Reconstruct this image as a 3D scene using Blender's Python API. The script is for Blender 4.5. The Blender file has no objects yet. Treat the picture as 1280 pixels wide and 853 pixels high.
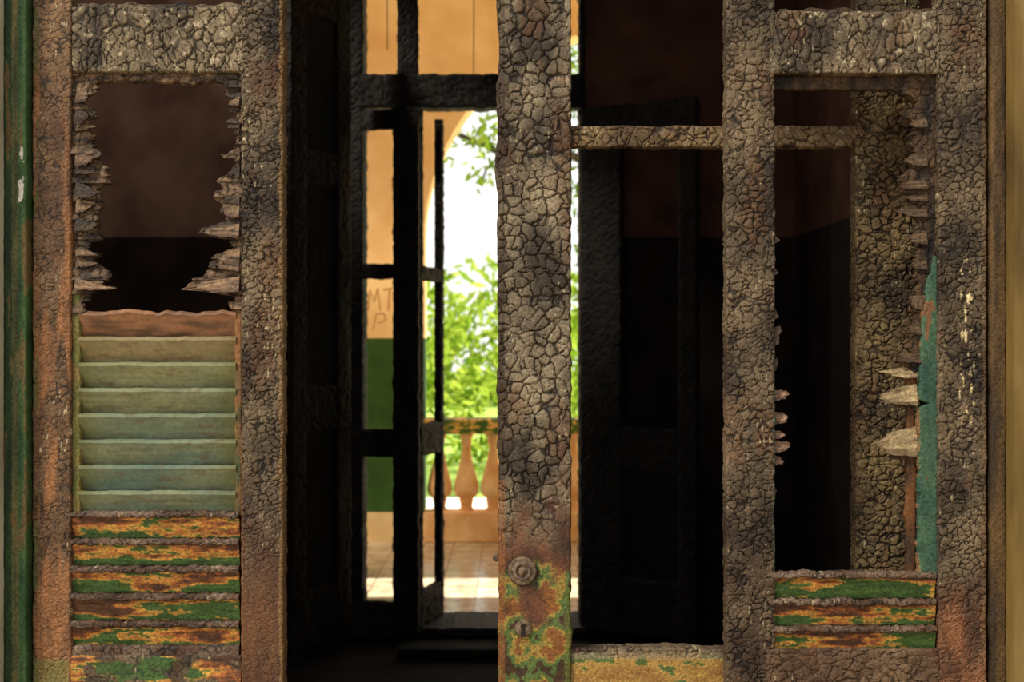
import bpy, math, random
from mathutils import Vector, noise, Matrix
random.seed(7)
S=711.2
CZ=1.4
F=1778.0
def X(px,d=2.5): return (px-640)/F*d
def Z(py,d=2.5): return CZ+(426.5-py)/F*d
def s2l(c):
    return tuple(((v/255)/12.92 if v/255<=0.04045 else ((v/255+0.055)/1.055)**2.4) for v in c)
def mix(a,b,t):
    t=max(0,min(1,t)); return tuple(a[i]+(b[i]-a[i])*t for i in range(3))
def sm(a,b,v):
    t=max(0,min(1,(v-a)/(b-a))); return t*t*(3-2*t)
def fb(x,y,z,o=3): return noise.fractal(Vector((x,y,z)),0.8,2.1,o)
def C(*c): return s2l(c)

# ---------------------------------------------------------------- materials
def nt(name):
    m=bpy.data.materials.new(name); m.use_nodes=True
    n=m.node_tree.nodes; l=m.node_tree.links
    b=n['Principled BSDF']; return m,n,l,b
def attr_mat(name,rough=0.8,bump=0.35,scale=260,spec=0.3,lo=.55,hi=1.4,dist=.002):
    m,n,l,b=nt(name)
    a=n.new('ShaderNodeAttribute'); a.attribute_name='Col'
    tc=n.new('ShaderNodeTexCoord')
    no=n.new('ShaderNodeTexNoise'); no.inputs['Scale'].default_value=scale; no.inputs['Detail'].default_value=5
    l.new(tc.outputs['Object'],no.inputs['Vector'])
    mr=n.new('ShaderNodeMapRange'); mr.inputs['From Min'].default_value=.3; mr.inputs['From Max'].default_value=.7
    mr.inputs['To Min'].default_value=lo; mr.inputs['To Max'].default_value=hi
    l.new(no.outputs['Fac'],mr.inputs['Value'])
    vm=n.new('ShaderNodeVectorMath'); vm.operation='SCALE'
    l.new(a.outputs['Color'],vm.inputs[0]); l.new(mr.outputs[0],vm.inputs['Scale'])
    l.new(vm.outputs[0],b.inputs['Base Color'])
    bp=n.new('ShaderNodeBump'); bp.inputs['Strength'].default_value=bump; bp.inputs['Distance'].default_value=dist
    l.new(no.outputs['Fac'],bp.inputs['Height']); l.new(bp.outputs[0],b.inputs['Normal'])
    b.inputs['Roughness'].default_value=rough; b.inputs['Specular IOR Level'].default_value=spec
    return m
M_CHAR=attr_mat('charred_painted_wood',.68,.5,230,.35,.5,1.42)
M_PAINT=attr_mat('weathered_louver_paint',0.5,0.12,120,0.4,.82,1.15)
def ramp_mat(name,cols,scale=4,rough=.85,bump=.2,stretch=(1,1,1),detail=8,spec=.3):
    m,n,l,b=nt(name)
    tc=n.new('ShaderNodeTexCoord'); mp=n.new('ShaderNodeMapping'); mp.inputs['Scale'].default_value=stretch
    l.new(tc.outputs['Object'],mp.inputs['Vector'])
    no=n.new('ShaderNodeTexNoise'); no.inputs['Scale'].default_value=scale; no.inputs['Detail'].default_value=detail
    no.inputs['Roughness'].default_value=.62
    l.new(mp.outputs[0],no.inputs['Vector'])
    r=n.new('ShaderNodeValToRGB'); e=r.color_ramp.elements
    while len(e)<len(cols): e.new(.5)
    for i,(p,c) in enumerate(cols):
        e[i].position=p; e[i].color=(*s2l(c),1)
    l.new(no.outputs['Fac'],r.inputs[0]); l.new(r.outputs[0],b.inputs['Base Color'])
    bp=n.new('ShaderNodeBump'); bp.inputs['Strength'].default_value=bump; bp.inputs['Distance'].default_value=.01
    l.new(no.outputs['Fac'],bp.inputs['Height']); l.new(bp.outputs[0],b.inputs['Normal'])
    b.inputs['Roughness'].default_value=rough; b.inputs['Specular IOR Level'].default_value=spec
    return m
def two_tone(name,upper,lower,zline,base=None,zb=0,rough=.85,scale=3,spec=.3):
    m,n,l,b=nt(name)
    g=n.new('ShaderNodeNewGeometry'); sx=n.new('ShaderNodeSeparateXYZ'); l.new(g.outputs['Position'],sx.inputs[0])
    no=n.new('ShaderNodeTexNoise'); no.inputs['Scale'].default_value=scale; no.inputs['Detail'].default_value=8
    l.new(g.outputs['Position'],no.inputs['Vector'])
    def rp(a,c):
        r=n.new('ShaderNodeValToRGB'); r.color_ramp.elements[0].position=.35; r.color_ramp.elements[1].position=.65
        r.color_ramp.elements[0].color=(*s2l(a),1); r.color_ramp.elements[1].color=(*s2l(c),1)
        l.new(no.outputs['Fac'],r.inputs[0]); return r
    ru=rp(*upper); rl=rp(*lower)
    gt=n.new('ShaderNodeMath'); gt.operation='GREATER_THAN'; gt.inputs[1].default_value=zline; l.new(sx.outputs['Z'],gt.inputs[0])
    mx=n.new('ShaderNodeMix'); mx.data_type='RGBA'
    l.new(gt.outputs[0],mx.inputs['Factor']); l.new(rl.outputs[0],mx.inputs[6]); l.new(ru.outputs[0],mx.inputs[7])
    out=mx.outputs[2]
    if base:
        rb=rp(*base); g2=n.new('ShaderNodeMath'); g2.operation='GREATER_THAN'; g2.inputs[1].default_value=zb; l.new(sx.outputs['Z'],g2.inputs[0])
        m2=n.new('ShaderNodeMix'); m2.data_type='RGBA'; l.new(g2.outputs[0],m2.inputs['Factor']); l.new(rb.outputs[0],m2.inputs[6]); l.new(out,m2.inputs[7]); out=m2.outputs[2]
    l.new(out,b.inputs['Base Color']); b.inputs['Roughness'].default_value=rough; b.inputs['Specular IOR Level'].default_value=spec
    bp=n.new('ShaderNodeBump'); bp.inputs['Strength'].default_value=.3; bp.inputs['Distance'].default_value=.012
    l.new(no.outputs['Fac'],bp.inputs['Height']); l.new(bp.outputs[0],b.inputs['Normal'])
    return m
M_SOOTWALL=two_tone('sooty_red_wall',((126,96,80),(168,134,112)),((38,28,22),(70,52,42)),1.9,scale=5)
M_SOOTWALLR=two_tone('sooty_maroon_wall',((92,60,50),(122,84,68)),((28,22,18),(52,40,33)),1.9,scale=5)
M_SOOT=ramp_mat('soot_black_wood',[(.35,(9,8,7)),(.7,(30,24,19))],14,.8,.5,(1,1,.3))
M_SOOTFLOOR=ramp_mat('sooty_floor',[(.35,(10,8,7)),(.7,(32,25,20))],6,.8,.4,spec=.1)
M_YELLOW=two_tone('two_tone_plaster',((230,184,122),(246,210,152)),((40,70,20),(58,92,32)),1.42,((206,170,116),(236,206,156)),.21)
M_CEIL=ramp_mat('cream_ceiling_paint',[(.3,(240,225,190)),(.7,(252,240,214))],3)
M_LWALL=ramp_mat('grey_beige_plaster',[(.35,(170,160,130)),(.6,(222,212,184))],6,.9,.3,(1,1,.6))
M_RWALL=ramp_mat('ochre_plaster',[(.32,(78,60,28)),(.5,(118,94,48)),(.7,(146,122,72))],7,.6,.3,(1.6,1,.3))
M_GREENP=ramp_mat('green_frame_paint',[(.32,(24,34,14)),(.46,(44,80,30)),(.68,(74,112,48))],16,.55,.3,(1.5,1,.18))
M_GROUND=ramp_mat('grass_ground',[(.35,(84,110,30)),(.65,(130,150,60))],3)
M_SAND=ramp_mat('pale_sand_path',[(.35,(190,184,160)),(.65,(225,220,200))],3)
M_PORCH=ramp_mat('porch_concrete',[(.35,(110,92,66)),(.65,(150,128,94))],3)
M_IRON=ramp_mat('rusty_iron',[(.35,(60,48,38)),(.65,(140,116,90))],120,.5,.5)
M_BALORANGE=ramp_mat('orange_balustrade_paint',[(.35,(226,160,98)),(.65,(246,204,146))],7,.8)
M_RAIL=ramp_mat('flaking_rail_paint',[(.44,(60,92,28)),(.52,(110,120,44)),(.57,(232,176,90))],12,.7,.3,(1,1,2))
M_BARK=ramp_mat('tree_bark',[(.35,(40,30,20)),(.65,(76,58,38))],8)
M_GRAF=ramp_mat('graffiti_paint',[(.3,(176,128,74)),(.7,(200,152,94))],8)
M_WIRE=ramp_mat('dark_cable',[(.3,(25,20,15)),(.7,(40,34,26))],8)
def tile_mat():
    m,n,l,b=nt('glazed_balcony_tiles')
    g=n.new('ShaderNodeNewGeometry')
    br=n.new('ShaderNodeTexBrick'); br.offset=0; br.inputs['Scale'].default_value=1
    br.inputs['Brick Width'].default_value=.2; br.inputs['Row Height'].default_value=.2; br.inputs['Mortar Size'].default_value=.004
    br.inputs['Color1'].default_value=(*s2l((190,172,142)),1); br.inputs['Color2'].default_value=(*s2l((210,196,170)),1)
    br.inputs['Mortar'].default_value=(*s2l((150,128,96)),1)
    l.new(g.outputs['Position'],br.inputs['Vector'])
    no=n.new('ShaderNodeTexNoise'); no.inputs['Scale'].default_value=9; no.inputs['Detail'].default_value=6; l.new(g.outputs['Position'],no.inputs['Vector'])
    mx=n.new('ShaderNodeMix'); mx.data_type='RGBA'; mx.blend_type='MULTIPLY'; mx.inputs['Factor'].default_value=.6
    r=n.new('ShaderNodeValToRGB'); r.color_ramp.elements[0].position=.35; r.color_ramp.elements[1].position=.6; r.color_ramp.elements[0].color=(.4,.32,.25,1)
    l.new(no.outputs['Fac'],r.inputs[0]); l.new(br.outputs['Color'],mx.inputs[6]); l.new(r.outputs[0],mx.inputs[7]); l.new(mx.outputs[2],b.inputs['Base Color'])
    b.inputs['Roughness'].default_value=.18
    return m
M_TILE=tile_mat()
def leaf_mat(name,c1,c2):
    m,n,l,b=nt(name)
    out=n['Material Output']
    g=n.new('ShaderNodeNewGeometry'); r=n.new('ShaderNodeValToRGB')
    r.color_ramp.elements[0].color=(*s2l(c1),1); r.color_ramp.elements[1].color=(*s2l(c2),1)
    l.new(g.outputs['Random Per Island'],r.inputs[0])
    d=n.new('ShaderNodeBsdfDiffuse'); t=n.new('ShaderNodeBsdfTranslucent'); a=n.new('ShaderNodeMixShader'); a.inputs[0].default_value=.5
    l.new(r.outputs[0],d.inputs[0]); l.new(r.outputs[0],t.inputs[0]); l.new(d.outputs[0],a.inputs[1]); l.new(t.outputs[0],a.inputs[2]); l.new(a.outputs[0],out.inputs[0])
    return m
M_LEAF=leaf_mat('sunlit_leaves',(90,122,20),(160,176,62))
M_LEAF2=leaf_mat('hedge_leaves',(92,124,24),(166,182,70))

# ---------------------------------------------------------------- helpers
def empty(name,loc=(0,0,0),rz=0):
    e=bpy.data.objects.new(name,None); e.location=loc; e.rotation_euler=(0,0,rz); bpy.context.collection.objects.link(e); e.empty_display_size=.1; return e
def mesh(name,v,f,mat,parent=None,smooth=False,cols=None):
    me=bpy.data.meshes.new(name); me.from_pydata(v,[],f); me.update()
    o=bpy.data.objects.new(name,me); bpy.context.collection.objects.link(o)
    if parent: o.parent=parent
    if not isinstance(mat,(list,tuple)): mat=[mat]
    for m in mat: me.materials.append(m)
    if smooth:
        for p in me.polygons: p.use_smooth=True
    if cols:
        a=me.color_attributes.new('Col','FLOAT_COLOR','POINT')
        flat=[]
        for c in cols: flat+= [c[0],c[1],c[2],1]
        a.data.foreach_set('color',flat)
    return o
def boxes(name,bl,mat,parent=None,bev=0):
    v=[];f=[]
    for (x0,x1,y0,y1,z0,z1) in bl:
        b=len(v)
        v+=[(x0,y0,z0),(x1,y0,z0),(x1,y1,z0),(x0,y1,z0),(x0,y0,z1),(x1,y0,z1),(x1,y1,z1),(x0,y1,z1)]
        f+=[tuple(b+i for i in q) for q in [(0,3,2,1),(4,5,6,7),(0,1,5,4),(1,2,6,5),(2,3,7,6),(3,0,4,7)]]
    o=mesh(name,v,f,mat,parent)
    if bev:
        m=o.modifiers.new('b','BEVEL'); m.width=bev; m.segments=2
    return o
def lathe(name,prof,cx,cy,mat,parent,axis='z',n=24,base=0,mats=None):
    v=[];f=[]
    for (r,h) in prof:
        for k in range(n):
            a=2*math.pi*k/n
            if axis=='z': v.append((cx+r*math.cos(a),cy+r*math.sin(a),base+h))
            else: v.append((cx+r*math.cos(a),base-h,cy+r*math.sin(a)))
    for i in range(len(prof)-1):
        for k in range(n):
            k2=(k+1)%n; f.append((i*n+k,i*n+k2,(i+1)*n+k2,(i+1)*n+k))
    f.append(tuple(range(n))); f.append(tuple((len(prof)-1)*n+k for k in range(n)))
    return mesh(name,v,f,mat,parent,True)
def steps(a,b,res,dense,coarse):
    out=[a]; t=a
    while t<b-1e-6:
        r=res if dense[0]<=t<=dense[1] else coarse
        if t<dense[0] and t+r>dense[0]: r=max(res,dense[0]-t)
        t=min(b,t+r); out.append(t)
    return out
def interp(tab,v):
    if v<=tab[0][0]: return tab[0][1]
    for i in range(len(tab)-1):
        if v<=tab[i+1][0]:
            t=(v-tab[i][0])/(tab[i+1][0]-tab[i][0]+1e-9); return tab[i][1]+(tab[i+1][1]-tab[i][1])*t
    return tab[-1][1]
def beam(name,parent,x0,x1,z0,z1,y0,depth,colf,vert=True,cell=(.018,.018),amp=.003,lo=None,hi=None,res=.0019,
         dense=(.75,2.03),coarse=.03,edge=.0015,tilt=0,yoff=None,mat=None,seed=0,rnd=.005):
    """charred timber member with alligator-crack relief; local frame x right, z up, y0 = front face"""
    if vert: L0,L1,w0,w1=z0,z1,x0,x1
    else: L0,L1,w0,w1=x0,x1,z0,z1; dense=(-9,9)
    ls=steps(L0,L1,res,dense,coarse)
    n=max(2,int((w1-w0)/res)); m=max(2,int(depth/(res*2.5)))
    v=[];cols=[];f=[]
    zc=(z0+z1)/2; ct,st=math.cos(tilt),math.sin(tilt)
    ns=n+1+2*m
    for l in ls:
        a=w0+(lo(l) if lo else 0); b=w1+(hi(l) if hi else 0)
        if edge:
            a+=edge*noise.noise(Vector((l*60,seed,3)))+edge*1.4*noise.noise(Vector((l*17,seed,9)))
            b+=edge*noise.noise(Vector((l*60,seed,13)))+edge*1.4*noise.noise(Vector((l*17,seed,19)))
        yo=yoff(l) if yoff else 0
        pts=[]
        for j in range(m,0,-1): pts.append((a,y0+depth*j/m,-1))
        for i in range(n+1): pts.append((a+(b-a)*i/n,y0,0))
        for j in range(1,m+1): pts.append((b,y0+depth*j/m,1))
        for (w,y,side) in pts:
            x,z=(w,l) if vert else (l,w)
            if amp>0:
                q=noise.noise(Vector((x*45,z*45,seed))); q2=noise.noise(Vector((x*45,z*45,seed+7)))
                r1=noise.noise(Vector((x*160,z*160,seed+3))); r2=noise.noise(Vector((x*160,z*160,seed+11)))
                wx=x+.0065*q+.002*r1; wz=z+.0065*q2+.002*r2
                d,p=noise.voronoi(Vector((wx/cell[0],y/cell[0],wz/cell[1]+seed*3.7)),distance_metric='DISTANCE')
                e=d[1]-d[0]; 
                wd=.08+.12*noise.noise(Vector((x*22,z*22,seed+2)))     # crack width varies
                cr=sm(0.0,max(.03,wd)*1.5,e); cv=(math.sin(p[0].x*12.9+p[0].z*78.2)*43758.5)%1
                heal=sm(.05,.45,noise.noise(Vector((x*27,z*27,seed+21))))   # patches where cracks fade
                cr=1-(1-cr)*(1-.6*heal)
                dome=sm(0,.4,e)
                d2,p2=noise.voronoi(Vector((wx/cell[0]*1.8+4,y/cell[0],wz/cell[1]*2.6+9)))
                cr2=sm(0,.12,d2[1]-d2[0])
                k2=sm(-.15,.3,noise.noise(Vector((x*30,z*30,seed+5))))
                cr2=1-(1-cr2)*(.2+.7*k2)
            else: cr=1;cr2=1;cv=.5;dome=1
            px=640+S*x; py=426.5-S*(z-CZ)
            c,am=colf(px,py,x,z,cr,cv,cr2)
            disp=amp*am*((1-cr)*.8+.3*(1-dome)+.28*(1-cr2)-.3*cv)+.0016*noise.noise(Vector((x*25,z*25,seed)))
            if side==0:
                t=min(w-a,b-w); yy=y+disp+yo
                if t<rnd: yy+=rnd*(1-math.sqrt(max(0,1-(1-t/rnd)**2)))*.8
            else:
                w-=side*disp*.6; yy=y+yo
            x,z=(w,l) if vert else (l,w)
            if tilt:
                dy=yy-y0; dz=z-zc
                yy=y0+dy*ct+dz*st; z=zc+dz*ct-dy*st
            v.append((x,yy,z)); cols.append(c)
    for i in range(len(ls)-1):
        for k in range(ns-1):
            q=(i*ns+k,i*ns+k+1,(i+1)*ns+k+1,(i+1)*ns+k)
            f.append(q if vert else q[::-1])
        q=(i*ns+ns-1,i*ns,(i+1)*ns,(i+1)*ns+ns-1)
        f.append(q if vert else q[::-1])
    f.append(tuple(range(ns))); f.append(tuple((len(ls)-1)*ns+k for k in range(ns)))
    return mesh(name,v,f,mat or M_CHAR,parent,False,cols)

# colours ----------------------------------------------------------
K_D=C(18,12,8)
def charc(x,z,cr,cv,cr2,tone=1.0,warm=0.0,dark=(48,37,27),light=(124,105,78)):
    n=.5+.85*fb(x*11,3,z*7)
    c=mix(C(*dark),C(*light),n*.9+(cv-.5)*.25)
    g=noise.noise(Vector((x*420,2,z*90)))            # fibre grain
    c=tuple(k*(1+.3*g) for k in c)
    ru=fb(x*15,33,z*6,3)                             # rusty tint where paint cooked into wood
    c=mix(c,C(104,66,36),sm(.15,.5,ru)*.4)
    c=mix(c,C(92,54,28),warm)
    rim=sm(.35,.75,cr)*(1-sm(.85,1,cr))
    c=mix(c,C(150,134,108),rim*.2*sm(-.1,.4,noise.noise(Vector((x*40,7,z*40)))))
    c=mix(K_D,c,.1+.9*cr); c=mix(mix(K_D,c,.4),c,cr2)
    s=noise.noise(Vector((x*330,5,z*60)))+.45*noise.noise(Vector((x*16,1,z*6)))+.3*noise.noise(Vector((x*90,1,z*200)))
    if s>.62: c=mix(c,C(196,178,138),sm(.62,.8,s)*.75)
    return tuple(k*tone for k in c)
def peel(x,z,q=0.,sc=1.):
    n=fb(x*6.5*sc,2,z*38*sc,5)+.25*fb(x*60,12,z*140,2)+q
    if n<-.12: c=C(66,92,42)
    elif n<-.05: c=mix(C(76,98,44),C(150,126,52),sm(-.12,-.05,n))
    elif n<.26: c=mix(C(198,148,66),C(176,108,50),sm(-.05,.26,n))
    else: c=mix(C(150,86,46),C(84,54,34),sm(.26,.5,n))
    g=noise.noise(Vector((x*40,1,z*500)))
    g2=fb(x*14,8,z*110)
    return tuple(k*(1+.35*g)*(.92+.4*g2) for k in c)
def col_grey(px,py,x,z,cr,cv,cr2): return charc(x,z,cr,cv,cr2),1
def col_ashrail(px,py,x,z,cr,cv,cr2):
    c=charc(x,z,cr,cv,cr2,1,0,(62,50,38),(140,122,92))
    s=fb(x*60,6,z*60,4)
    if s>.42: c=mix(c,C(196,180,146),sm(.42,.6,s)*.6*cr)
    return c,1
def col_LL(px,py,x,z,cr,cv,cr2):   # left stile of left shutter
    base=charc(x,z,cr,cv,cr2,1,.25,(74,53,34),(140,110,76))
    e=fb(x*30,4,z*4)+(.2 if px<50 else 0)+ (.12 if px>80 else 0)+sm(500,800,py)*.25
    c=mix(base,mix(C(156,104,62),C(116,78,48),.5+fb(x*60,7,z*12)),sm(.15,.45,e)*.8)
    if px<48 and fb(x*30,14,z*8)>.1: c=mix(c,C(76,82,40),.7)
    if py>825 and px<86: c=mix(c,C(112,112,58),.6)
    return c,.6
def col_LR(px,py,x,z,cr,cv,cr2):
    t=sm(600,760,py)
    base=charc(x,z,cr,cv,cr2)
    sm_=mix(C(56,36,24),C(110,68,38),.5+.7*fb(x*20,4,z*5))
    c=mix(base,sm_,t*.8)
    if px>349+4*noise.noise(Vector((z*20,0,0))): c=mix(c,C(140,108,66),.6)
    if px<303 and py>560: c=mix(c,C(132,76,36),.6)
    return c,1-.7*t
def col_rot(px,py,x,z,cr,cv,cr2):  # splintered slat remains
    n=.5+.8*fb(x*22,2,z*120,4)
    c=mix(C(40,29,20),C(130,102,74),n)
    h=fb(x*9,12,z*9); c=mix(c,C(38,29,22),sm(.0,.35,h)*.8)
    return mix(K_D,c,.3+.7*cr),1
def col_brail(px,py,x,z,cr,cv,cr2):
    c=peel(x,z,.26,.6); c=mix(c,charc(x,z,cr,cv,cr2),sm(-.1,.3,fb(x*20,8,z*30)))
    return c,.4
def col_C(px,py,x,z,cr,cv,cr2):
    PY=426.5-(z-CZ)*673.5; PX=640+x*673.5
    base=charc(x,z,cr,cv,cr2,1.0,0,(60,49,37),(152,135,107))
    n=fb(x*16,3,z*12)
    t=sm(590,700,PY+60*n)
    br=mix(C(50,33,23),C(112,70,44),.5+.8*fb(x*22,7,z*14))
    c=mix(base,br,t)
    t2=sm(722,765,PY+70*n)
    g=fb(x*22,1,z*16,5)-.16*sm(760,830,PY)
    pp=C(140,88,40) if g>.2 else (C(158,134,58) if g>-.03 else (C(84,108,50) if g>-.35 else C(62,44,26)))
    gg=noise.noise(Vector((x*160,1,z*160))); pp=tuple(k*(1+.3*gg) for k in pp)
    c=mix(c,pp,t2*.85)
    if PX<631: c=mix(c,C(56,40,26) if PY<600 else C(134,84,42),.6)
    if PX>706 and PY>735: c=mix(c,C(92,100,40),.7)
    return c,1.1-t
def col_Crail(px,py,x,z,cr,cv,cr2):
    PY=426.5-(z-CZ)*673.5
    g=fb(x*10,1,z*30,4)
    pp=mix(C(186,150,76),C(150,108,54),.5+g) if g>-.2 else C(84,102,48)
    c=mix(charc(x,z,cr,cv,cr2),pp,sm(816,826,PY)); 
    if PY<826 and PY>817: c=mix(c,C(150,134,104),.5)
    return c,1-.8*sm(816,826,PY)
def col_RL(px,py,x,z,cr,cv,cr2):
    t=sm(540,800,py)
    c=charc(x,z,cr,cv,cr2,.95-.1*t,.2*t)
    if px>967 and 470<py<715: c=mix(c,C(80,112,88),.6)
    return c,1
def col_RR(px,py,x,z,cr,cv,cr2):
    t=sm(690,850,py+40*fb(x*20,1,z*9))
    c=charc(x,z,cr,cv,cr2)
    s=noise.noise(Vector((x*200,5,z*45)))+.25*noise.noise(Vector((x*200,5,z*300)))
    if 1200<px<1218 and 320<py<530 and s>.22: c=mix(c,C(226,204,150),sm(.22,.4,s)*.9)
    c=mix(c,mix(C(96,58,36),C(164,104,64),.5+.8*fb(x*30,4,z*9)),t*.7)
    if px>1229: c=mix(c,C(120,90,54),.4)
    return c,1-.5*t
def col_band(px,py,x,z,cr,cv,cr2):
    c=mix(C(30,22,15),C(86,62,38),.5+.9*fb(x*40,1,z*12)); return mix(K_D,c,.4+.6*cr),.8
def col_green(px,py,x,z,cr,cv,cr2):
    n=fb(x*30,1,z*8)
    c=mix(C(40,72,58),C(72,100,72),.5+.8*n)
    if px<1151+4*n: c=mix(c,C(140,94,54),.7)
    if n>.5: c=C(120,84,54)
    return c,.2
def col_innerchar(px,py,x,z,cr,cv,cr2):
    c=charc(x,z,cr,cv,cr2,.9,.12,(54,43,28),(138,116,76)); return c,1.2

# ---------------------------------------------------------------- LEFT SHUTTER
ZT,ZB=2.72,.03
L=empty('louvered_shutter_door')
beam('stile_hinge_side',L,X(40),X(89),ZB,ZT,0,.042,col_LL,amp=.0022,cell=(.016,.012),seed=1)
beam('stile_meeting_side',L,X(301),X(354),ZB,ZT,0,.042,col_LR,amp=.0032,cell=(.014,.011),seed=2)
beam('lock_rail',L,X(90),X(302.5),Z(90),Z(8),.001,.04,col_ashrail,vert=False,amp=.0036,cell=(.014,.022),seed=3)
beam('bottom_rail',L,X(88),X(300.5),Z(900),Z(820),.001,.04,col_brail,vert=False,amp=.002,cell=(.018,.016),seed=4)
beam('lower_panel',L,X(89),X(300.5),.2,Z(900),.012,.02,col_brail,amp=.001,res=.012,seed=5)
beam('foot_rail',L,X(89),X(300.5),ZB,.2,.001,.04,col_brail,vert=False,amp=.001,res=.01,seed=5)
beam('top_rail',L,X(89),X(300.5),ZT-.12,ZT,.001,.04,col_grey,vert=False,amp=.003,res=.008,seed=6)
def tabf(tab,base,q=0,ja=0):
    def g(z):
        py=426.5-S*(z-CZ)
        r=interp(tab,py)-base
        if ja:
            k=math.floor(py/7.0+1.2*noise.noise(Vector((py*.05,q,0)))); r+=ja*(((math.sin(k*12.9898+q)*43758.5)%1)-.5)
            r+=ja*1.3*noise.noise(Vector((py*.06,q,2)))+ja*.5*noise.noise(Vector((py*.3,q,2)))
        return r/S
    return g
def saw(p,a,q=0):
    def g(z):
        py=426.5-S*(z-CZ); t=((py+q)/p+.9*noise.noise(Vector((py*.03,q,5)))); k=math.floor(t)
        return -a*(t-k)*(.3+(math.sin(k*7.7+q)*437.5)%1)
    return g
hl=[(80,112),(105,113),(150,113),(180,118),(205,126),(225,131),(260,124),(290,118),(320,120),(338,124),(350,132),(357,146),(361,146),(364,118),(372,112),(400,106)]
beam('splintered_slats_hinge_side',L,X(86),X(112),Z(400),Z(88),.012,.012,col_rot,amp=.003,hi=tabf(hl,112,1,13),edge=.001,seed=7,yoff=saw(23,.010))
hr=[(80,286),(104,278),(118,276),(124,290),(150,284),(165,293),(200,288),(222,284),(240,270),(262,274),(268,282),(276,272),(284,254),(294,256),(300,290),(312,280),(322,266),(340,256),(352,240),(362,234),(366,262),(371,288),(400,292)]
beam('splintered_slats_meeting_side',L,X(280),X(303),Z(400),Z(88),.012,.012,col_rot,amp=.003,lo=tabf(hr,280,4,11),edge=.001,seed=8,yoff=saw(23,.010,6))
beam('splintered_top_edge',L,X(90),X(302),Z(97),Z(84),.014,.015,col_rot,vert=False,amp=.002,
     lo=lambda x:-(.004+.012*abs(noise.noise(Vector((x*22,2,2))))+.004*noise.noise(Vector((x*90,2,2))))-.012*(1-sm(X(100),X(125),x))-.02*sm(X(272),X(292),x),seed=9)
beam('stop_strip_hinge_side',L,X(87),X(99),Z(645),Z(362),.008,.02,lambda px,py,x,z,cr,cv,cr2:(mix(C(86,96,44),C(132,112,58),.5+fb(x*30,1,z*14)),.2),amp=.001,seed=10)
beam('stop_strip_meeting_side',L,X(292),X(302),Z(645),Z(372),.008,.02,lambda px,py,x,z,cr,cv,cr2:(mix(C(70,72,40),C(130,88,50),.5+fb(x*30,1,z*14)),.2),amp=.001,seed=11)
def stub(name,par,xa,xb,za,h,y0,tip,seed,cols=((96,72,50),(188,160,120)),rows=8,blunt=.0):
    """flat broken slat end: grain running along x, ragged broken tip"""
    v=[];f=[];cl=[];n=16
    R1=rows+1
    L_=xb-xa
    rg=random.Random(seed*17+3)
    pk=rg.uniform(.15,.85)
    tls=[]
    for k in range(R1):
        u=k/rows
        tls.append(max(.25,(1-abs(u-pk)*(1-blunt)*.9)*(1-.2*rg.random())))
    for side,yy in ((0,0),(1,.006)):
        for i in range(n+1):
            t=i/n
            for k in range(R1):
                u=k/rows
                x=xa+L_*t*tls[k]
                z=za+(u-.5)*h*(1-.3*t)+h*.8*tip*t+.0022*noise.noise(Vector((t*5,u*3,seed)))
                y=y0+yy-.010*(1-u)+.002*noise.noise(Vector((t*5,u*9,seed)))
                v.append((x,y,z))
                g=.5+1.0*noise.noise(Vector((x*30,u*11,seed)))
                c=mix(C(*cols[0]),C(*cols[1]),g)
                if u<.16: c=mix(c,C(60,40,26),.6)
                if t>.93: c=mix(c,C(60,42,28),.4)
                cl.append(c)
    N=(n+1)*R1
    for i in range(n):
        for k in range(rows):
            a=i*R1+k; f.append((a,a+R1,a+R1+1,a+1)); f.append((N+a,N+a+1,N+a+R1+1,N+a+R1))
        a=i*R1; f.append((a,N+a,N+a+R1,a+R1)); a=i*R1+rows; f.append((a,a+R1,N+a+R1,N+a))
    for k in range(rows):
        a=n*R1+k; f.append((a,N+a,N+a+1,a+1)); f.append((k,k+1,N+k+1,N+k))
    return mesh(name,v,f,M_CHAR,par,False,cl)
rr=random.Random(5)
for i in range(11):
    py=116+i*24+rr.uniform(-7,7)
    e=interp(hl,py); cc=rr.choice((((40,30,21),(130,102,74)),((28,21,15),(80,62,44)),((52,38,26),(146,116,84))))
    stub('splinter_a_%d'%i,L,X(94),X(e+rr.uniform(-8,9)),Z(py),rr.uniform(10,28)/S,.004+rr.uniform(0,.006),rr.uniform(-.25,.1),i,cc,7,rr.random()*.9)
    py2=py+rr.uniform(0,10); e=interp(hr,py2); stub('splinter_b_%d'%i,L,X(299),X(e-rr.uniform(-5,8)),Z(py2),rr.uniform(9,24)/S,.004+rr.uniform(0,.006),rr.uniform(-.25,.1),i+40,cc,7,rr.random()*.9)
stub('splinter_long_a',L,X(94),X(149),Z(355),15/S,.002,-.2,71,((70,52,38),(156,122,88)),8,.1)
stub('splinter_long_b',L,X(299),X(232),Z(355),20/S,.002,-.25,72,((70,52,38),(162,128,94)),8,.1)
stub('splinter_long_c',L,X(299),X(252),Z(289),18/S,.002,.0,73,((60,44,30),(146,116,84)),8,.5)
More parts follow.
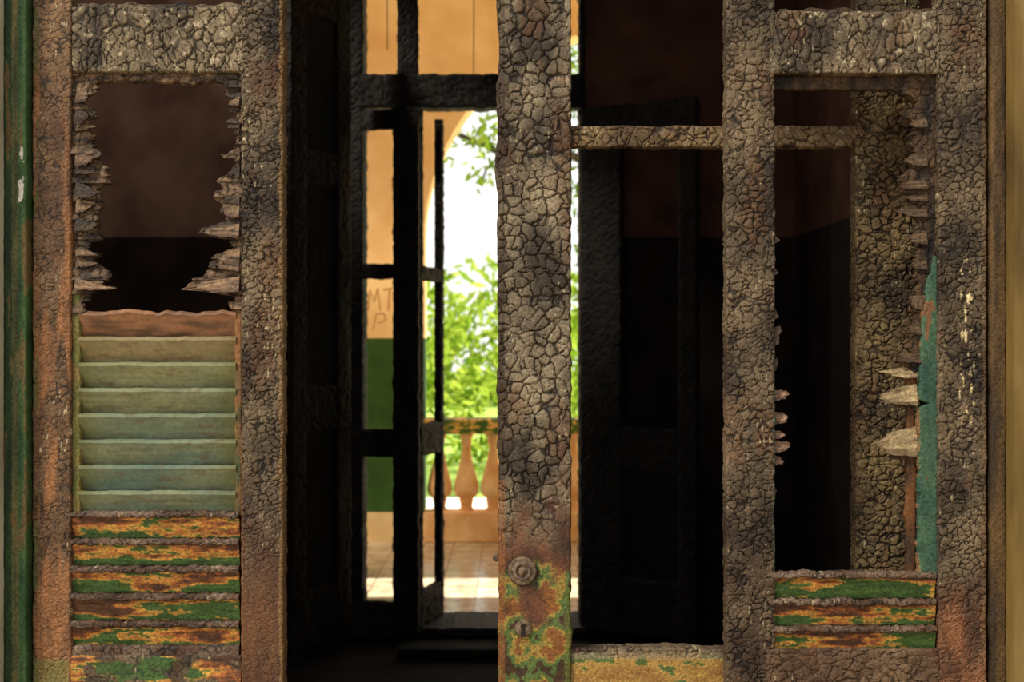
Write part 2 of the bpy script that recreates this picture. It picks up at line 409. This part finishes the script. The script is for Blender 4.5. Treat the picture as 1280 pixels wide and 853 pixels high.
# faded louvers
def col_louv(i):
    def g(px,py,x,z,cr,cv,cr2):
        t=i/7
        a=mix(C(128,128,88),C(96,116,100),t*1.1)
        n=fb(x*4,i,z*9); c=mix(a,C(136,134,94),.3+.7*n)
        edge_=sm(130,98,px)+sm(258,296,px); c=mix(c,C(98,98,50),edge_*.7)
        st=fb(x*9,i+3,z*160,3); c=tuple(k*(1+.22*st) for k in c)
        n2=fb(x*16,i+5,z*80)
        if i==0: c=mix(C(160,112,76),C(104,76,56),.5+n2)
        elif i==1: c=mix(c,C(140,112,76),.5)
        if n2>.42: c=mix(c,C(104,80,54),.5)
        return c,.1
    return g
for i in range(8):
    pc=410+i*32.2
    beam('louver_%d'%(i+1),L,X(97),X(294),Z(pc+21),Z(pc-21),.016,.008,col_louv(i),vert=False,amp=0,tilt=math.radians(-27),res=.003,
         rnd=.003,edge=.0008 if i else .004,mat=M_PAINT,seed=20+i)
def col_orl(zt,zb,sd,i):
    def g(px,py,x,z,cr,cv,cr2):
        t=(zt-z)/(zt-zb)
        c=peel(x+sd,z+i*.3,.34-.74*t+.12*math.sin(i*2.3+sd)+.3*fb(x*5,i,sd))
        if t>.9: c=mix(c,C(40,34,22),.6)
        return c,.25
    return g
def col_ash(px,py,x,z,cr,cv,cr2): return charc(x,z,cr,cv,cr2,1,.3,(60,46,36),(138,118,98)),.7
def oslats(par,x0,x1,y0p,n,pitch,sd,rim=8):
    for i in range(n):
        pt=y0p+i*pitch
        z1,z0=Z(pt+rim-3),Z(pt+pitch+3)
        beam('painted_slat_%d'%(i+1),par,x0,x1,z0,z1,.010,.01,col_orl(z1,z0,sd,i),vert=False,amp=.001,tilt=math.radians(-16),res=.0022,edge=.001,seed=30+i+sd)
        f_=(lambda k:(lambda x:.004*noise.noise(Vector((x*30,k,1)))+.003*noise.noise(Vector((x*110,k,1)))))(i+sd)
        beam('charred_slat_edge_%d'%(i+1),par,x0,x1,Z(pt+rim),Z(pt),-.001,.024,col_ash,vert=False,amp=.002,cell=(.016,.008),edge=.001,hi=f_,lo=f_,seed=40+i+sd)
oslats(L,X(87),X(298),640,5,34.4,0)
beam('slat_bed',L,X(87),X(298),Z(824),Z(808),.004,.03,col_ash,vert=False,amp=.002,seed=55)
beam('upper_slat_stub',L,X(90),X(302),Z(-200),Z(-60),.012,.01,col_rot,vert=False,amp=.001,res=.006,seed=56)
beam('lock_rail_crest',L,X(96),X(300),Z(16),Z(3),.006,.03,col_grey,vert=False,amp=.002,hi=lambda x:.008*noise.noise(Vector((x*35,8,1))),seed=57)

# ---------------------------------------------------------------- RIGHT SHUTTER
R=empty('louvered_shutter_door')
beam('stile_meeting_side',R,X(908),X(969),ZB,ZT,0,.042,col_RL,amp=.0034,cell=(.017,.013),seed=61)
beam('stile_hinge_side',R,X(1173),X(1234),ZB,ZT,0,.042,col_RR,amp=.0034,cell=(.016,.0125),seed=62)
beam('lock_rail',R,X(962),X(1173.5),Z(92),Z(14),-.001,.04,col_ashrail,vert=False,amp=.0036,cell=(.014,.024),hi=lambda x:.006*noise.noise(Vector((x*25,8,4))),seed=63)
beam('bottom_rail',R,X(958),X(1173.5),Z(900),Z(812),-.001,.04,lambda *a:(mix(charc(a[2],a[3],*a[4:],.95,.2),C(120,80,54),.18),.8),vert=False,amp=.0035,cell=(.024,.014),seed=64)
beam('lower_panel',R,X(969),X(1173),.2,Z(900),.012,.02,col_brail,amp=.001,res=.012,seed=65)
beam('foot_rail',R,X(969),X(1173),ZB,.2,.001,.04,col_brail,vert=False,amp=.001,res=.01,seed=65)
beam('top_rail',R,X(969),X(1173),ZT-.12,ZT,.001,.04,col_grey,vert=False,amp=.003,res=.008,seed=66)
oslats(R,X(962),X(1171),716,3,34,5)
beam('panel_head_moulding',R,X(969),X(1170),Z(122),Z(90),.026,.016,col_band,vert=False,amp=.001,seed=67,
     lo=lambda x:(.018 if x<X(1120) else .018-.03*sm(X(1120),X(1160),x))+.003*noise.noise(Vector((x*50,1,1))))
hb=[(90,1128),(110,1134),(122,1141),(150,1146),(200,1144),(222,1130),(240,1128),(250,1146),(262,1136),(275,1150),(330,1150),(345,1152),(400,1148),(440,1140),(452,1128),(470,1148)]
beam('burnt_panel_edge',R,X(1140),X(1176),Z(470),Z(90),.018,.014,col_band,amp=.003,lo=tabf(hb,1140,3,8),seed=68)
for i,(py,xt,h) in enumerate(((150,1136,16),(196,1130,20),(228,1122,16),(246,1130,9),(264,1120,13),(296,1138,18),(330,1140,14),(378,1138,22),(412,1136,16),(448,1118,14))):
    stub('burnt_edge_splinter_%d'%i,R,X(1162),X(xt),Z(py),h/S,.02,-.2+.03*i,i*7+5,((40,29,20),(112,86,58)),8,.25+.06*i)
beam('green_panel_stop',R,X(1152),X(1176),Z(720),Z(320),.010,.016,col_green,amp=.0008,edge=.002,seed=69,lo=tabf([(320,1172),(345,1162),(420,1153),(500,1151),(505,1164),(512,1151),(720,1150)],1152,5,2))
beam('orange_panel_rebate',R,X(1139),X(1152),Z(720),Z(460),.030,.012,lambda px,py,x,z,cr,cv,cr2:(mix(C(108,66,32),C(56,38,22),.5+fb(x*30,1,z*14)),.2),amp=.0006,edge=.003,seed=70)
for i,(py,xt,h,tp) in enumerate(((465,1098,15,-.3),(494,1092,27,-.1),(553,1088,38,-.12))):
    stub('broken_slat_stub_%d'%(i+1),R,X(1151),X(xt),Z(py),h/S,.026,tp,i*3+1,((100,82,54),(186,160,116)),9,.1)
    stub('broken_slat_under_%d'%(i+1),R,X(1150),X(xt+20),Z(py+h*.35),h*.6/S,.038,-.1,i*3+2,((60,42,28),(130,100,66)),7,.3)
for i,(py,xt,h) in enumerate(((495,992,14),(524,991,17),(545,985,12),(560,994,17),(577,983,12))):
    stub('splinter_stub_%d'%(i+1),R,X(965),X(xt),Z(py),h/S,.018,.1,i*5+2,((84,56,40),(160,126,98)),7,.5)
for i,(py,xt,h) in enumerate(((425,980,30),(395,976,18),(300,976,14),(340,974,16),(460,976,20),(620,974,14))):
    stub('edge_splinter_%d'%(i+1),R,X(962),X(xt),Z(py),h/S,.014,.3,i*5+3,((44,32,22),(104,84,62)),7,.6)
beam('lock_rail_crest',R,X(975),X(1168),Z(24),Z(10),.006,.03,col_band,vert=False,amp=.002,hi=lambda x:.01*noise.noise(Vector((x*35,8,1))),seed=77)

# ---------------------------------------------------------------- INNER GLAZED DOOR (glass gone)
D2=2.64
G=empty('glazed_door')
edgeC=lambda z:(-.002+.006*noise.noise(Vector((z*9,2,2)))) if z>1.2 else 0
beam('lock_stile',G,X(623,D2),X(714,D2),ZB,ZT,.14,.05,col_C,amp=.0042,cell=(.021,.022),lo=edgeC,edge=.002,seed=81)
beam('hinge_stile',G,X(1071,D2),X(1152,D2),ZB,ZT,.145,.045,col_innerchar,amp=.0042,cell=(.018,.013),seed=82)
beam('glazing_bar',G,X(712,D2),X(1074,D2),Z(183,D2),Z(156,D2),.150,.03,lambda *a:(charc(a[2],a[3],*a[4:],1,.2,(70,54,34),(150,126,88)),1),vert=False,amp=.0035,cell=(.015,.018),seed=83)
beam('lower_rail',G,X(712,D2),X(1074,D2),Z(905,D2),Z(812,D2),.148,.04,col_Crail,vert=False,amp=.003,cell=(.02,.014),hi=lambda x:.005*noise.noise(Vector((x*12,8,1))),seed=84)
beam('lower_panel',G,X(712,D2),X(1074,D2),.2,Z(905,D2),.158,.02,col_brail,amp=.001,res=.012,seed=85)
beam('foot_rail',G,X(712,D2),X(1074,D2),ZB,.2,.148,.04,col_brail,vert=False,amp=.001,res=.01,seed=85)
beam('top_rail',G,X(712,D2),X(1074,D2),ZT-.12,ZT,.148,.04,col_grey,vert=False,amp=.003,res=.01,seed=86)
lathe('knob_rose',[(.0265,0),(.0265,.003),(.024,.005),(.020,.0035),(.018,.0035),(.0165,.007),(.0125,.008),(.011,.004),(.0085,.004),(.0075,.009),(.0001,.0095)],X(653,D2),Z(714,D2),M_IRON,G,'y',32,base=.139)
def keyhole():
    cx,cz=X(654,D2),Z(786,D2)
    lathe('keyhole_plate',[(.016,0),(.016,.0015),(.014,.0025),(.0001,.0025)],cx,cz,M_IRON,G,'y',24,base=.1375)
    v=[];y=.1345
    for k in range(20):
        a=math.radians(-55+290*k/19); v.append((cx+.005*math.cos(a),y,cz+.005+.005*math.sin(a)))
    v+= [(cx-.005,y,cz-.013),(cx+.005,y,cz-.013)]
    mesh('keyhole',v,[tuple(range(len(v)))],M_WIRE,G)
keyhole()
lathe('latch_stud',[(.007,0),(.007,.006),(.004,.009),(.0001,.009)],X(620,D2),Z(700,D2),M_IRON,G,'y',12,base=.17)

# ---------------------------------------------------------------- OUTER FRAME AND FRONT WALL
boxes('wall_front_left',[(-3.2,X(9),-.05,.25,0,4.1)],M_LWALL); boxes('wall_front_right',[(X(1256),1.5,-.05,.25,0,4.1)],M_RWALL); boxes('wall_front_over_door',[(X(9),X(1256),-.05,.25,2.83,4.1)],M_LWALL)
boxes('wall_sun_blocker',[(2.3,2.5,-4,-.05,0,4.1)],M_RWALL)  # unseen wall added to keep direct sun off the door fronts
boxes('wall_front_return',[(1.5,2.5,-.05,.25,0,4.1)],M_RWALL)
FR=empty('door_frame')
def col_gf(px,py,x,z,cr,cv,cr2):
    n=fb(x*70,3,z*7,4)
    if px<20: c=mix(C(22,42,16),C(40,66,28),.5+n)
    elif px<28: c=mix(C(56,60,28),C(100,94,52),.5+n)
    else: c=mix(C(34,64,30),C(66,92,46),.5+n)
    if n>.42: c=mix(c,C(110,78,44),.7)
    if px<34 and px>28 and 185<py<255 and fb(x*60,9,z*20)>-.1: c=C(196,188,170)
    return c,.3
beam('jamb_hinge_left',FR,X(9),X(38.5),0,2.83,-.02,.2,col_gf,amp=.001,cell=(.02,.04),seed=91)
beam('jamb_hinge_right',FR,X(1237),X(1256),0,2.83,-.01,.2,lambda px,py,x,z,cr,cv,cr2:(mix(C(50,36,20),C(96,72,38),.5+.8*fb(x*40,1,z*6)),.4),amp=.0015,seed=92)
boxes('head',[(X(38.5),X(1237),-.02,.2,2.735,2.83)],M_GREENP,FR,.004)
boxes('sill',[(X(38.5),X(1237),-.02,.25,0,.022)],M_SOOTFLOOR,FR,.004)

# ---------------------------------------------------------------- ROOM
YB=4.34
boxes('floor',[(-3.2,1.5,.25,YB+.26,-.1,0)],M_SOOTFLOOR)
# ceiling with two unseen openings added to let sky light into the room
boxes('ceiling',[(-3.2,1.5,-.05,2.3,4.1,4.25),(-3.2,-2.7,2.3,YB+.26,4.1,4.25),(-1.5,.55,2.3,YB+.26,4.1,4.25),(1.25,1.5,2.3,YB+.26,4.1,4.25),
                 (-2.7,-1.5,3.5,YB+.26,4.1,4.25),(.55,1.25,2.95,YB+.26,4.1,4.25)],M_SOOT)
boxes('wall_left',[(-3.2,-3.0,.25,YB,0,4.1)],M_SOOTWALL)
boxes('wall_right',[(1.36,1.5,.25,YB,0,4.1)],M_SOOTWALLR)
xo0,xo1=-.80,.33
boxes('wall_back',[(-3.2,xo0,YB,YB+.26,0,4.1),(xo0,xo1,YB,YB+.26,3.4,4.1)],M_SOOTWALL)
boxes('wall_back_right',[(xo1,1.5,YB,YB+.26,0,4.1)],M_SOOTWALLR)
DF=6.84
bf=empty('balcony_door_frame')
def bk(px,py,x,z,cr,cv,cr2): return mix(K_D,mix(C(8,7,6),C(40,32,25),.4+.7*fb(x*12,1,z*5)+.3*cv),.35+.65*cr),1
def fbm(name,p,x0,x1,z0,z1,y0,dp,vert=True,**k): return beam(name,p,x0,x1,z0,z1,y0,dp,bk,vert=vert,amp=.005,cell=(.036,.036),res=.011,coarse=.011,dense=(-9,9),edge=.005,mat=M_CHAR,rnd=.006,**k)
fbm('jamb_a',bf,-.80,X(455,DF),0,3.4,4.30,.2,seed=1)
fbm('jamb_b',bf,X(724,DF),.35,0,3.4,4.30,.2,seed=2)
fbm('transom',bf,X(450,DF),X(726,DF),Z(138,DF),Z(96,DF),4.26,.12,False,seed=3)
fbm('fanlight_bar',bf,X(497,DF),X(523,DF),Z(98,DF),3.4,4.31,.06,seed=4)
fbm('threshold',bf,-.8,.35,0,.045,4.2,.42,False,seed=5)
def leaf(name,p0,p1,z0,z1,stl,rails,panels=(),th=.04):
    ang=math.atan2(p1[1]-p0[1],p1[0]-p0[0]); w=math.hypot(p1[0]-p0[0],p1[1]-p0[1])
    e=empty(name,(p0[0],p0[1],0),ang)
    fbm('stile_a',e,0,stl[0],z0,z1,-th/2,th,seed=3)
    fbm('stile_b',e,w-stl[1],w,z0,z1,-th/2,th,seed=8)
    for i,(a,b) in enumerate(rails): fbm('rail_%d'%(i+1),e,stl[0]*.8,w-stl[1]*.8,a,b,-th/2+.003,th-.006,False,seed=10+i)
    for i,(a,b) in enumerate(panels): boxes('panel_%d'%(i+1),[(stl[0]*.9,w-stl[1]*.9,-.008,.008,a,b)],M_SOOT,e)
    return e
zl=lambda py:Z(py,6.78)
leaf('french_door_leaf',(X(440,6.76),4.24),(X(524,6.66),4.16),zl(786),zl(139),(.06,.125),[(zl(350),zl(331)),(zl(570),zl(535)),(zl(786),zl(748)),(zl(165),zl(141))])
leaf('french_door_leaf',(X(506,6.72)+.06,4.2),(X(551,7.05),4.57),zl(782),zl(139),(.045,.045),[(zl(350),zl(333)),(zl(570),zl(530)),(zl(782),zl(738))])
leaf('french_door_leaf',(X(727,6.78),4.26),(X(872,6.4),3.9),.04,2.5,(.22,.09),[(2.38,2.5),(.04,.3),(.8,1.0)],[(.3,.8)])
leaf('paneled_door_leaf',(X(362,6.2),3.66),(X(436,6.62),4.10),.0,3.0,(.12,.12),[(2.85,3.0),(.04,.3),(1.0,1.2),(2.1,2.25)],[(.3,1.0),(1.2,2.1),(2.25,2.85)])
boxes('burnt_beam_debris',[(-.5,.1,3.72,3.86,0,.05)],M_SOOTFLOOR,None,.01)

# ---------------------------------------------------------------- BALCONY
YA=7.38
boxes('balcony_floor',[(-4,6,YB+.26,YA+.3,-.12,0)],M_TILE)
boxes('balcony_ceiling',[(-4,6,YB+.26,5.42,4.1,4.25),(-4,6,6.04,YA+.3,4.1,4.25)],M_CEIL)  # gap between the slabs added so the sun lays a strip on the floor
boxes('wall_house_balcony_side',[(-4,xo0-.02,YB+.262,YB+.30,0,4.1),(xo1+.03,6,YB+.262,YB+.30,0,4.1)],M_YELLOW)
def arch_wall():
    v=[];f=[];cx,Rr,zs=.878,1.49,2.1
    top=4.1
    def prism(pts):
        b=len(v);n=len(pts)
        for (x,z) in pts: v.append((x,YA,z))
        for (x,z) in pts: v.append((x,YA+.3,z))
        f.append(tuple(b+i for i in range(n))); f.append(tuple(b+n+i for i in reversed(range(n))))
        for i in range(n):
            j=(i+1)%n; f.append((b+i,b+n+i,b+n+j,b+j))
    prism([(-4,0),(cx-Rr,0),(cx-Rr,top),(-4,top)])
    prism([(cx+Rr,0),(6,0),(6,top),(cx+Rr,top)])
    N=40
    for i in range(N):
        a=math.pi-math.pi*i/N; b=math.pi-math.pi*(i+1)/N
        xa,za=cx+Rr*math.cos(a),zs+Rr*math.sin(a); xb,zb=cx+Rr*math.cos(b),zs+Rr*math.sin(b)
        prism([(xa,za),(xb,zb),(xb,top),(xa,top)])
    mesh('wall_balcony_arch',v,f,M_YELLOW)
arch_wall()
B=empty('balustrade')
bx0,bx1=-.612,2.368
boxes('handrail',[(bx0,bx1,YA-.05,YA+.22,.755,.86)],M_RAIL,B,.015)
boxes('plinth',[(bx0,bx1,YA-.02,YA+.22,0,.21)],M_BALORANGE,B,.01)
prof=[(.055,0),(.055,.015),(.042,.03),(.045,.06),(.05,.085),(.05,.10),(.078,.115),(.086,.15),(.084,.19),(.070,.25),(.050,.32),(.036,.39),(.028,.45),(.030,.47),(.040,.48),(.032,.50),(.045,.52),(.05,.548)]
for i in range(17):
    x0=X(549.5,9.95)+i*.187
    if x0>bx1-.03: break
    lathe('baluster_%d'%i,prof,x0,YA+.085,M_BALORANGE,B,'z',22,base=.208)
def stroke(name,pts,r,mat,par=None):
    cu=bpy.data.curves.new(name,'CURVE'); cu.dimensions='3D'; cu.bevel_depth=r; cu.bevel_resolution=2
    sp=cu.splines.new('POLY'); sp.points.add(len(pts)-1)
    for i,p in enumerate(pts): sp.points[i].co=(*p,1)
    o=bpy.data.objects.new(name,cu); bpy.context.collection.objects.link(o); cu.materials.append(mat)
    if par:o.parent=par
    return o
GR=empty('graffiti_writing')
d=9.87
def gp(l): return [(X(a,d),YA-.001,Z(b,d)) for a,b in l]
stroke('letter_m',gp([(459,388),(462,362),(467,378),(472,360),(475,388)]),.005,M_GRAF,GR)
stroke('letter_t',gp([(479,362),(494,360)]),.005,M_GRAF,GR); stroke('letter_t_stem',gp([(487,361),(485,388)]),.005,M_GRAF,GR)
stroke('letter_p',gp([(466,412),(470,392),(480,392),(482,400),(472,404)]),.004,M_GRAF,GR)
HC=empty('hanging_cable')
stroke('cable_a',[(X(593,8.7),6.2,4.1),(X(592,8.7),6.2,Z(93,8.7))],.003,M_WIRE,HC)
stroke('cable_b',[(X(483,8.7),6.2,4.1),(X(484,8.7),6.2,Z(62,8.7))],.003,M_WIRE,HC)

# ---------------------------------------------------------------- EXTERIOR
boxes('garden_path',[(-40,40,YA+.3,11.6,-.5,-.15)],M_SAND)
boxes('ground',[(-40,40,11.6,60,-.5,-.14)],M_GROUND)
boxes('porch_floor',[(-6,6,-8,-.05,-.1,0)],M_PORCH)
def leaves(name,blobs,n,size,mat,parent=None,th=-.12,fr=1.3):
    v=[];f=[]
    tot=sum(b[3]*b[4]*b[5] for b in blobs)
    for (cx,cy,cz,rx,ry,rz) in blobs:
        k=int(n*rx*ry*rz/tot)
        for _ in range(k):
            while True:
                p=Vector((random.uniform(-1,1),random.uniform(-1,1),random.uniform(-1,1)))
                if p.length<1: break
            c=Vector((cx+p.x*rx,cy+p.y*ry,cz+p.z*rz))
            if noise.noise(c*fr)<th or c.z<-.12: continue
            a=Vector((random.gauss(0,1),random.gauss(0,1),random.gauss(0,1))).normalized()
            b=a.orthogonal().normalized(); s=size*random.uniform(.6,1.3)
            q=len(v); v+= [c-a*s,c+b*s*.4,c+a*s,c-b*s*.4]; f.append((q,q+1,q+2,q+3))
    return mesh(name,[tuple(p) for p in v],f,mat,parent)
def limb(name,pts,r0,r1,par):
    cu=bpy.data.curves.new(name,'CURVE'); cu.dimensions='3D'; cu.bevel_depth=1; cu.bevel_resolution=3
    sp=cu.splines.new('POLY'); sp.points.add(len(pts)-1)
    for i,p in enumerate(pts):
        sp.points[i].co=(*p,1); sp.points[i].radius=r0+(r1-r0)*i/(len(pts)-1)
    o=bpy.data.objects.new(name,cu); bpy.context.collection.objects.link(o); cu.materials.append(M_BARK); o.parent=par
T=empty('shade_tree')
limb('trunk',[(2.0,12.6,-.2),(2.05,12.6,1),(1.9,12.6,2.4),(1.6,12.5,3.6),(1.2,12.3,4.8)],.16,.07,T)
limb('branch_1',[(1.9,12.6,2.4),(1.2,12.2,3.1),(.5,11.8,3.3),(-.1,11.3,3.22),(-.35,11.2,3.33),(-.75,11,3.45)],.06,.016,T)
limb('branch_2',[(.5,11.8,3.3),(0,11.4,3.55),(-.3,11.2,3.75),(-.5,11.1,4.1)],.028,.012,T)
limb('branch_3',[(1.9,12.6,2.4),(2.6,12.6,3.6),(3.2,12.6,4.6)],.07,.03,T)
limb('branch_4',[(-.1,11.3,3.22),(-.25,11.2,3.05),(-.3,11.2,2.9)],.016,.008,T)
leaves('crown',[(1.4,12.4,3.4,.95,.7,1.6),(1.2,12,4.8,1.8,1.5,.9),(3.2,12.6,4.6,1.6,1.4,1.2),(1.3,12.4,1.9,.75,.6,1.0),(-.4,11.2,3.55,.55,.5,.5),(-.15,11.3,3.15,.35,.3,.35),(-.6,11,4.2,.5,.5,.4),(.05,11.5,4.0,.5,.4,.35)],19000,.065,M_LEAF,T,-.02,2.6)
leaves('hedge',[(-6+i*1.3+random.uniform(-.3,.3),14.6+random.uniform(-.5,.5),.45+random.uniform(-.2,.2),1.2,1.1,1.35+random.uniform(-.35,.3)) for i in range(12)]
       +[(-.9,14.9,1.9,.35,.4,.4),(-.35,14.9,1.7,.3,.4,.4),(.1,14.9,2.0,.4,.4,.5)],34000,.08,M_LEAF2,None,-.05,1.9)
leaves('distant_treeline',[(-16+i*4,34+random.uniform(-2,2),.8,3.2,2,2.0+random.uniform(-.5,.9)) for i in range(11)],24000,.22,M_LEAF2)

# ---------------------------------------------------------------- LIGHT
w=bpy.data.worlds.new('hazy_sky'); bpy.context.scene.world=w; w.use_nodes=True
n=w.node_tree.nodes; l=w.node_tree.links; bg=n['Background']
tc=n.new('ShaderNodeTexCoord'); sx=n.new('ShaderNodeSeparateXYZ'); l.new(tc.outputs['Generated'],sx.inputs[0])
r=n.new('ShaderNodeValToRGB'); e=r.color_ramp.elements
e[0].position=0; e[0].color=(1,.98,.94,1); e[1].position=.6; e[1].color=(.8,.9,1,1)
l.new(sx.outputs['Z'],r.inputs[0]); l.new(r.outputs[0],bg.inputs['Color']); bg.inputs['Strength'].default_value=1.25
def sun(name,d,energy,angle,col):
    li=bpy.data.lights.new(name,'SUN'); li.energy=energy; li.angle=math.radians(angle); li.color=col
    o=bpy.data.objects.new(name,li); bpy.context.collection.objects.link(o)
    o.rotation_euler=Vector(d).normalized().to_track_quat('-Z','Y').to_euler(); o.location=(0,-5,6)
sun('sun',(-.75,-.03,-.8),17,.6,(1,.95,.86))
sun('added_front_key',(.75,.60,-.85),2.7,9,(1,.9,.74))  # second sun lamp, added as a warm key on the doors

cam=bpy.data.cameras.new('camera'); co=bpy.data.objects.new('camera',cam); bpy.context.collection.objects.link(co)
co.location=(0,-2.5,CZ); co.rotation_euler=(math.radians(90),0,0)
cam.sensor_width=36; cam.lens=F*36/1280; cam.clip_end=200
cam.dof.use_dof=True; cam.dof.focus_distance=2.52; cam.dof.aperture_fstop=7
bpy.context.scene.camera=co
bpy.context.scene.view_settings.view_transform='Standard'
